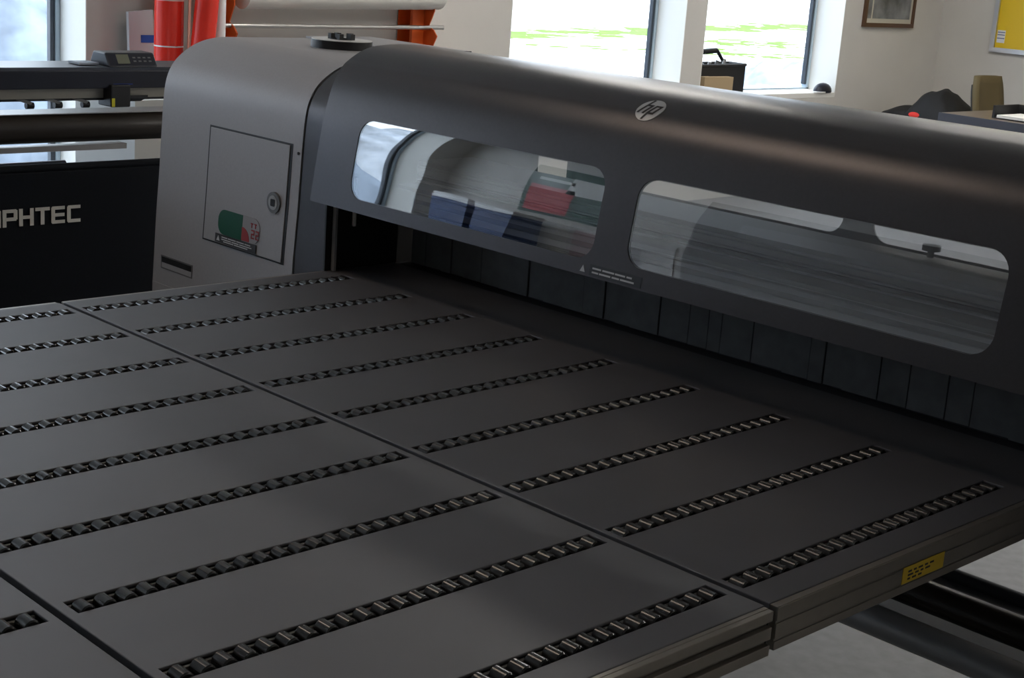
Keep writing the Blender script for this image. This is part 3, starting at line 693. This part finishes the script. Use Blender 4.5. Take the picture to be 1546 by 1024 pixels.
for k in range(5):
    t = k*2*math.pi/5; c0 = crot(0, -.24); e = (c0[0]+.28*math.cos(t), c0[1]+.28*math.sin(t))
    obj('star_leg', MB().cyl((*c0, .11), (*e, .06), .02, 8).cyl((e[0]-.02, e[1], .025), (e[0]+.02, e[1], .025), .025, 10), m_black, oc)
dt = thing('desk_tray', 'black letter tray with white papers on the dark desk', 'tray', (-2.15, 7.75, .75))
q = MB(); q.box(-2.34, -1.9, 7.60, 7.92, .7505, .757)
for a in ((-2.34, -1.9, 7.90, 7.92), (-2.34, -2.325, 7.60, 7.92), (-1.915, -1.9, 7.60, 7.92)): q.box(*a, .757, .83)
obj('tray', q, m_black, dt)
obj('papers', B(-2.30, -1.93, 7.585, 7.89, .7575, .775), mat('paper', (.75, .74, .70), .8), dt)
pc = thing('pencil_cup', 'teal pencil cup with yellow pencils on the desk', 'cup', (-2.27, 8.1, .75))
obj('cup', MB().ring((-2.28, 8.1, .7505), (-2.28, 8.1, .83), .045, .040, 20), mat('teal', (.06, .22, .25), .4), pc, smooth=True)
for k in range(4): obj('pencil', MB().cyl((-2.28+.01*k-.015, 8.1, .752), (-2.28+.03*k-.05, 8.1+.01*k, .90+.01*(k % 2)), .005, 6), mat('pencil_yellow', (.7, .5, .05), .5), pc)
tag(obj('storage_box', B(-3.85, -3.12, 8.60, 9.15, 0, .55), mat('box_charcoal', (.05, .05, .055), .6)), 'charcoal storage box under the black jacket in the corner', 'box')
jk = thing('jacket', 'crumpled black jacket with a red patch piled in the corner', 'jacket', (-3.35, 8.85, .55))
NX, NY = 72, 44; V = []
KN = [(-3.82, 0), (-3.79, .055), (-3.72, .085), (-3.64, .09), (-3.59, .085), (-3.565, .14), (-3.53, .19), (-3.48, .225), (-3.42, .235), (-3.37, .22), (-3.30, .175), (-3.20, .095), (-3.13, .03), (-3.10, 0)]
def ridge(x_):
    for (a, ha), (b, hb_) in zip(KN, KN[1:]):
        if a <= x_ <= b: return ha+(hb_-ha)*(x_-a)/(b-a)
    return 0
for j_ in range(NY+1):
    for i_ in range(NX+1):
        x_ = -3.82+.72*i_/NX; v_ = 2*j_/NY-1; y_ = 8.86+.245*v_
        f_ = max(0, 1-v_*v_)**.45; h_ = ridge(x_)*f_
        h_ *= 1+.10*noise.noise(Vector((x_*9, y_*9, 2)))+.025*math.sin(x_*46+y_*30+3*noise.noise(Vector((x_*6, y_*6, 7))))
        V.append((x_, y_, .552+max(0, h_)))
nb = len(V); V += [(p[0], p[1], .5505) for p in V]
Fc = []
for j_ in range(NY):
    for i_ in range(NX):
        a = j_*(NX+1)+i_; q = (a, a+1, a+NX+2, a+NX+1); Fc.append(q); Fc.append(tuple(nb+k for k in q[::-1]))
obj('fabric', MB().add(V, Fc), mat('jacket_black', (.008, .008, .009), .8), jk, smooth='all')
bm = bmesh.new(); bmesh.ops.create_icosphere(bm, subdivisions=3, radius=1, matrix=Matrix.Translation((-3.50, 8.66, .592)) @ Matrix.Diagonal((.085, .045, .040, 1)))
obj('red_lining', bm, mat('jacket_red', (.70, .03, .02), .7), jk, smooth='all')

# ------------------------------------------------------------------ behind the camera: what the hood windows mirror
def wallposter(name, label, x0, x1, z0, z1, col, blocks):
    t = thing(name, label, 'poster', ((x0+x1)/2, YB, z0))
    obj('sheet', B(x0, x1, YB+.001, YB+.008, z0, z1), mat(name+str(len(MATS)), col, .45), t)
    for (u0, u1, v0, v1, c_) in blocks:
        obj('colour_field', B(x0+(x1-x0)*u0, x0+(x1-x0)*u1, YB+.0085, YB+.0105, z0+(z1-z0)*v0, z0+(z1-z0)*v1), mat('field'+str(len(MATS)), c_, .5), t)
wallposter('wall_poster', 'dark green and red poster on the wall behind the tables', -3.42, -2.75, 1.45, 2.2, (.02, .07, .05), [(.05, .55, .05, .45, (.45, .05, .06)), (.45, .95, .35, .8, (.55, .55, .52)), (.1, .5, .6, .68, (.6, .6, .56))])
wallposter('wall_poster', 'pale poster with red and grey panels behind the tables', -2.98, -2.25, .85, 1.42, (.50, .48, .46), [(.05, .35, .55, .85, (.35, .25, .25)), (.4, .7, .6, .8, (.3, .28, .28)), (.05, .6, .08, .4, (.42, .04, .05)), (.65, .95, .1, .4, (.2, .22, .28))])
wallposter('wall_poster', 'wide grey banner with pale bars on the wall behind the tables', -2.2, 1.2, .7, 2.2, (.16, .15, .145), [(.08, .5, .62, .78, (.26, .25, .25)), (.1, .7, .36, .48, (.22, .21, .2)), (.55, .9, .1, .25, (.08, .16, .15))])
cbt = thing('file_cabinet', 'grey file cabinet against the wall behind the tables', 'cabinet', (-3.42, YB+.25, 0))
obj('body', B(-3.80, -3.05, YB+.01, YB+.45, 0, 1.12), m_ltgrey, cbt, bev=.004)
for k in range(3):
    d_ = obj('drawer', B(-3.78, -3.07, YB+.45, YB+.465, .05+k*.355, .385+k*.355), m_ltgrey, cbt, bev=.003)
    obj('handle', B(-3.50, -3.34, YB+.465, YB+.485, .28+k*.355, .30+k*.355), m_black, d_)
for x_, lb in ((-3.70, 'dark blue ink box with white lid on the file cabinet, next to the window wall'), (-3.37, 'dark blue ink box with white lid on the file cabinet, next to the green poster')):
    t = thing('ink_box', lb, 'box', (x_+.13, YB+.2, 1.12), 'ink boxes on the file cabinet')
    obj('carton', B(x_, x_+.27, YB+.1, YB+.35, 1.12, 1.33), mat('ink_blue', (.02, .05, .16), .5), t)
    obj('lid', B(x_-.003, x_+.273, YB+.097, YB+.353, 1.33, 1.38), m_white, t)

ct = thing('shipping_carton', 'tall white shipping carton behind the vinyl cutter', 'box', (-2.3, 1.55, 0))
obj('carton', B(-2.5, -2.1, 1.36, 1.78, 0, 1.0), mat('carton_white', (.62, .62, .60), .8), ct)
obj('packing_tape', B(-2.501, -2.099, 1.55, 1.60, .6, 1.001), mat('tape_clear', (.45, .40, .28), .3), ct)
